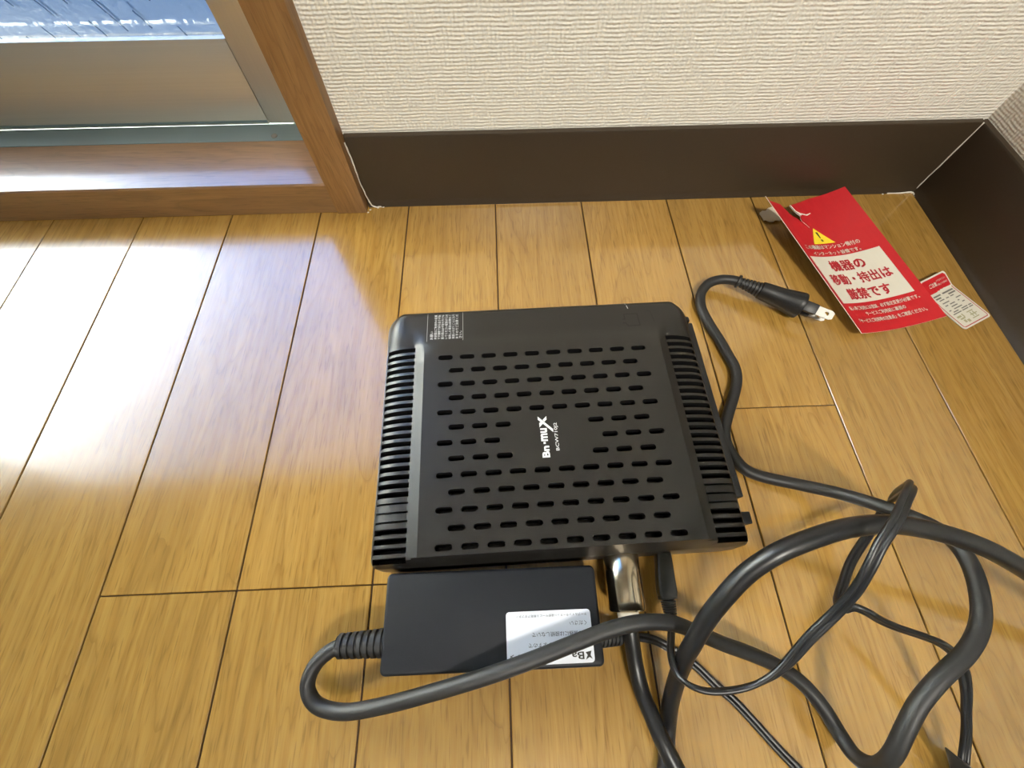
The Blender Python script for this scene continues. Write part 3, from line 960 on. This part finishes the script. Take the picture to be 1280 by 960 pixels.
flat_poly('torn_edge', [[(22.4, 6.5), (23.6, 6.9), (24.4, 13.0), (28.0, 16.0), (32.0, 17.6), (36.5, 16.4), (36.9, 17.2), (32.0, 19.0), (27.6, 17.4), (25.8, 19.0), (23.2, 13.3)]], lambda x, y, o=0: card(x, y, 0.35 + o), 'card_edge', tg, 3)
pr1 = lambda x, y: card(x, y, 0.16)
pr2 = lambda x, y: card(x, -y, 0.30)
flat_poly('crease', [[(23.0, 25.0), (23.5, 24.8), (26.0, 31.6), (25.6, 31.8)]], pr1, 'card_edge', tg, 2)
flat_poly('white_panel', [[(2.6, 62.5), (67.7, 62.5), (67.7, 107.2), (2.6, 107.2)]], pr1, 'card_white', tg, 3)
tri = flat_poly('warning_triangle', [[(28.6, 32.6), (18.0, 49.4), (39.2, 49.4)]], pr1, 'yellow', tg, 3)
flat_poly('exclamation_mark', [[(27.6, 37.2), (29.6, 37.2), (29.1, 43.6), (28.1, 43.6)], [(27.7, 45.0), (29.5, 45.0), (29.5, 47.2), (27.7, 47.2)]], lambda x, y: card(x, y, 0.26), 'ink', tri, 2)
lettering('tag_lettering', [
    ('この機器はマンション備付の', 31.5, -52.8, 52.5, 4.4, 0, 0.012),
    ('インターネット設備です。', 32.0, -59.4, 45.0, 3.9, 0, 0.012)], pr2, 'card_white', tg)
lettering('footnote_lettering', [
    ('転入等ご利用には登録、必ず設定変更が必要です。', 36.5, -111.8, 63.0, 3.5, 0, 0.015),
    ('サービスご利用前に裏面の', 36.0, -117.2, 36.0, 3.5, 0, 0.015),
    ('「サービスご利用時の注意点」をご確認ください。', 36.5, -123.0, 60.0, 3.5, 0, 0.015)], pr2, 'card_white', tg)
lettering('heading_lettering', [
    ('機器の', 33.6, -72.2, 32.5, 10.4, 0, 0.028),
    ('移動・持出は', 35.6, -85.4, 55.0, 10.2, 0, 0.028),
    ('厳禁です', 34.4, -99.2, 40.0, 10.4, 0, 0.028)], pr2, 'red_ink', tg)
fl = [(222.8, 274.8), (223.4, 276.6), (226.0, 278.4), (229, 278.2), (231.5, 281.0), (236.4, 282.8), (246, 276), (243, 268), (236.5, 265.8), (233.5, 266.6), (231.5, 265.1), (228.0, 265.4), (225.6, 267.6), (224.0, 267.2), (223.6, 271)]
flat_poly('torn_flap', [fl], lambda x, y, o=0: (x - TC[0], y - TC[1], 1.6 + 0.12 * max(0, x - 226) * 0.5 + o), 'paper_back', tg, 4, 0.4)

# ================================================================== SMALL STICKER CARD UNDER THE TAG
SC_ = (340.0, 180.0, 0.0)
sk = thing('notice_sticker', 'small white notice sticker with red header, half under the red tag', 'sticker', SC_)
EX = Vector((24.0, 10.6, 0)).normalized()
def stick(s, t, o=0.0):
    R0, R1, R2 = Vector((345.6, 206.0, 5.0)), Vector((350.6, 194.4, 0.9)), Vector((363.6, 164.4, 2.2))
    if t < 12.5:
        w = t / 12.5
        p = R0.lerp(R1, w)
    else:
        w = (t - 12.5) / 32.5
        p = R1.lerp(R2, w)
    p = p + EX * (s - 27.0)
    p.z = max(0.7, p.z - (27 - s) * 0.04)
    return (p.x - SC_[0], p.y - SC_[1], p.z + o - SC_[2])
flat_poly('sticker_sheet', [round_rect(0, 27, 0, 45, 2.4, 4)], stick, 'card_white', sk, 3, 0.4)
so = lambda z: (lambda x, y, o=0: stick(x, y, z))
hd = [(1.2, 12), (1.2, 3)] + [(3, 1.2), (24.2, 1.2), (25.8, 3), (25.8, 12)]
flat_poly('red_header', [hd], so(0.12), 'red', sk, 3)
def band(x0, y0, x1, y1): return [(x0, y0), (x1, y0), (x1, y1), (x0, y1)]
flat_poly('red_border', [band(25.2, 12, 25.8, 42.6), band(1.2, 12, 1.8, 42.6), band(2.4, 43.2, 24.6, 43.8), [(25.2, 42.6), (25.8, 42.6), (24.6, 43.8), (24.4, 43.2)], [(1.8, 42.6), (1.2, 42.6), (2.4, 43.8), (2.6, 43.2)]], so(0.12), 'red_ink', sk, 3)
lettering('header_lettering', [('ご注意', 10.5, -6.4, 7.5, 3.2, 0, 0.02), ('必ずお読みください', 19.6, -4.6, 9.6, 1.5, 0, 0), ('取扱上の注意事項', 19.6, -7.6, 9.6, 1.5, 0, 0)], lambda x, y: stick(x, -y, 0.2), 'card_white', sk)
rows = []
for k, (y, segs) in enumerate([(14.2, ((3.5, 11), (13, 24))), (16.4, ((3.5, 9), (17, 24))), (18.6, ((5, 10), (12, 15), (16.5, 20))), (21.4, ((5, 12), (19, 24))), (23.8, ((5, 8), (10, 15), (18, 19.6))),
                               (26.0, ((9, 15), (20, 22.5))), (28.2, ((4, 6), (9, 17))), (30.2, ((6, 11), (14, 20), (21, 24))), (31.8, ((4, 12), (13, 19), (20, 24)))]):
    for a, b in segs:
        rows.append(band(a, y, b, y + (1.2 if k < 2 else 0.8)))
flat_poly('printed_rows', rows, so(0.12), 'grey_ink', sk, 3)
stamp = [band(4, 34.5, 8, 36), band(5, 36.8, 9.5, 38), band(6, 38.6, 8, 41), band(8.6, 39.4, 11, 41.6), band(9, 34, 10.2, 37), band(14, 34.4, 20, 35.2), band(15.6, 35.6, 16.6, 39.5), band(18, 35.6, 19, 39.5), band(14.5, 37.2, 21, 38), band(13.6, 40, 20, 40.8)]
flat_poly('stamp_print', stamp, so(0.12), 'olive_ink', sk, 3)

# ================================================================== LOOSE BLACK PIECE AT THE LOWER EDGE
bp_ = thing('plastic_connector', 'small black plastic connector with a pointed corner at the lower right edge', 'connector', (208, -92, 0))
vv = [(-15.2, 17.7, 18), (-5.0, 7.9, 18.5), (4, -4, 17), (12, -14, 10), (-8, 3.5, 7), (0, 10, 0), (-2, 0, 0), (2, -14, 0), (18, -20, 0)]
bm = bmesh.new()
hv = [bm.verts.new(Vector(p) * MM) for p in vv]
bmesh.ops.convex_hull(bm, input=hv)
bmesh.ops.bevel(bm, geom=bm.edges[:], offset=0.7 * MM, segments=2, profile=0.5, affect='EDGES')
bm_obj('connector_shell', bm, 'plastic', bp_, 30)
box('ridge', -7, -1, -2, 5, 15.5, 18.6, 'plastic_dark', bp_, 0.8)
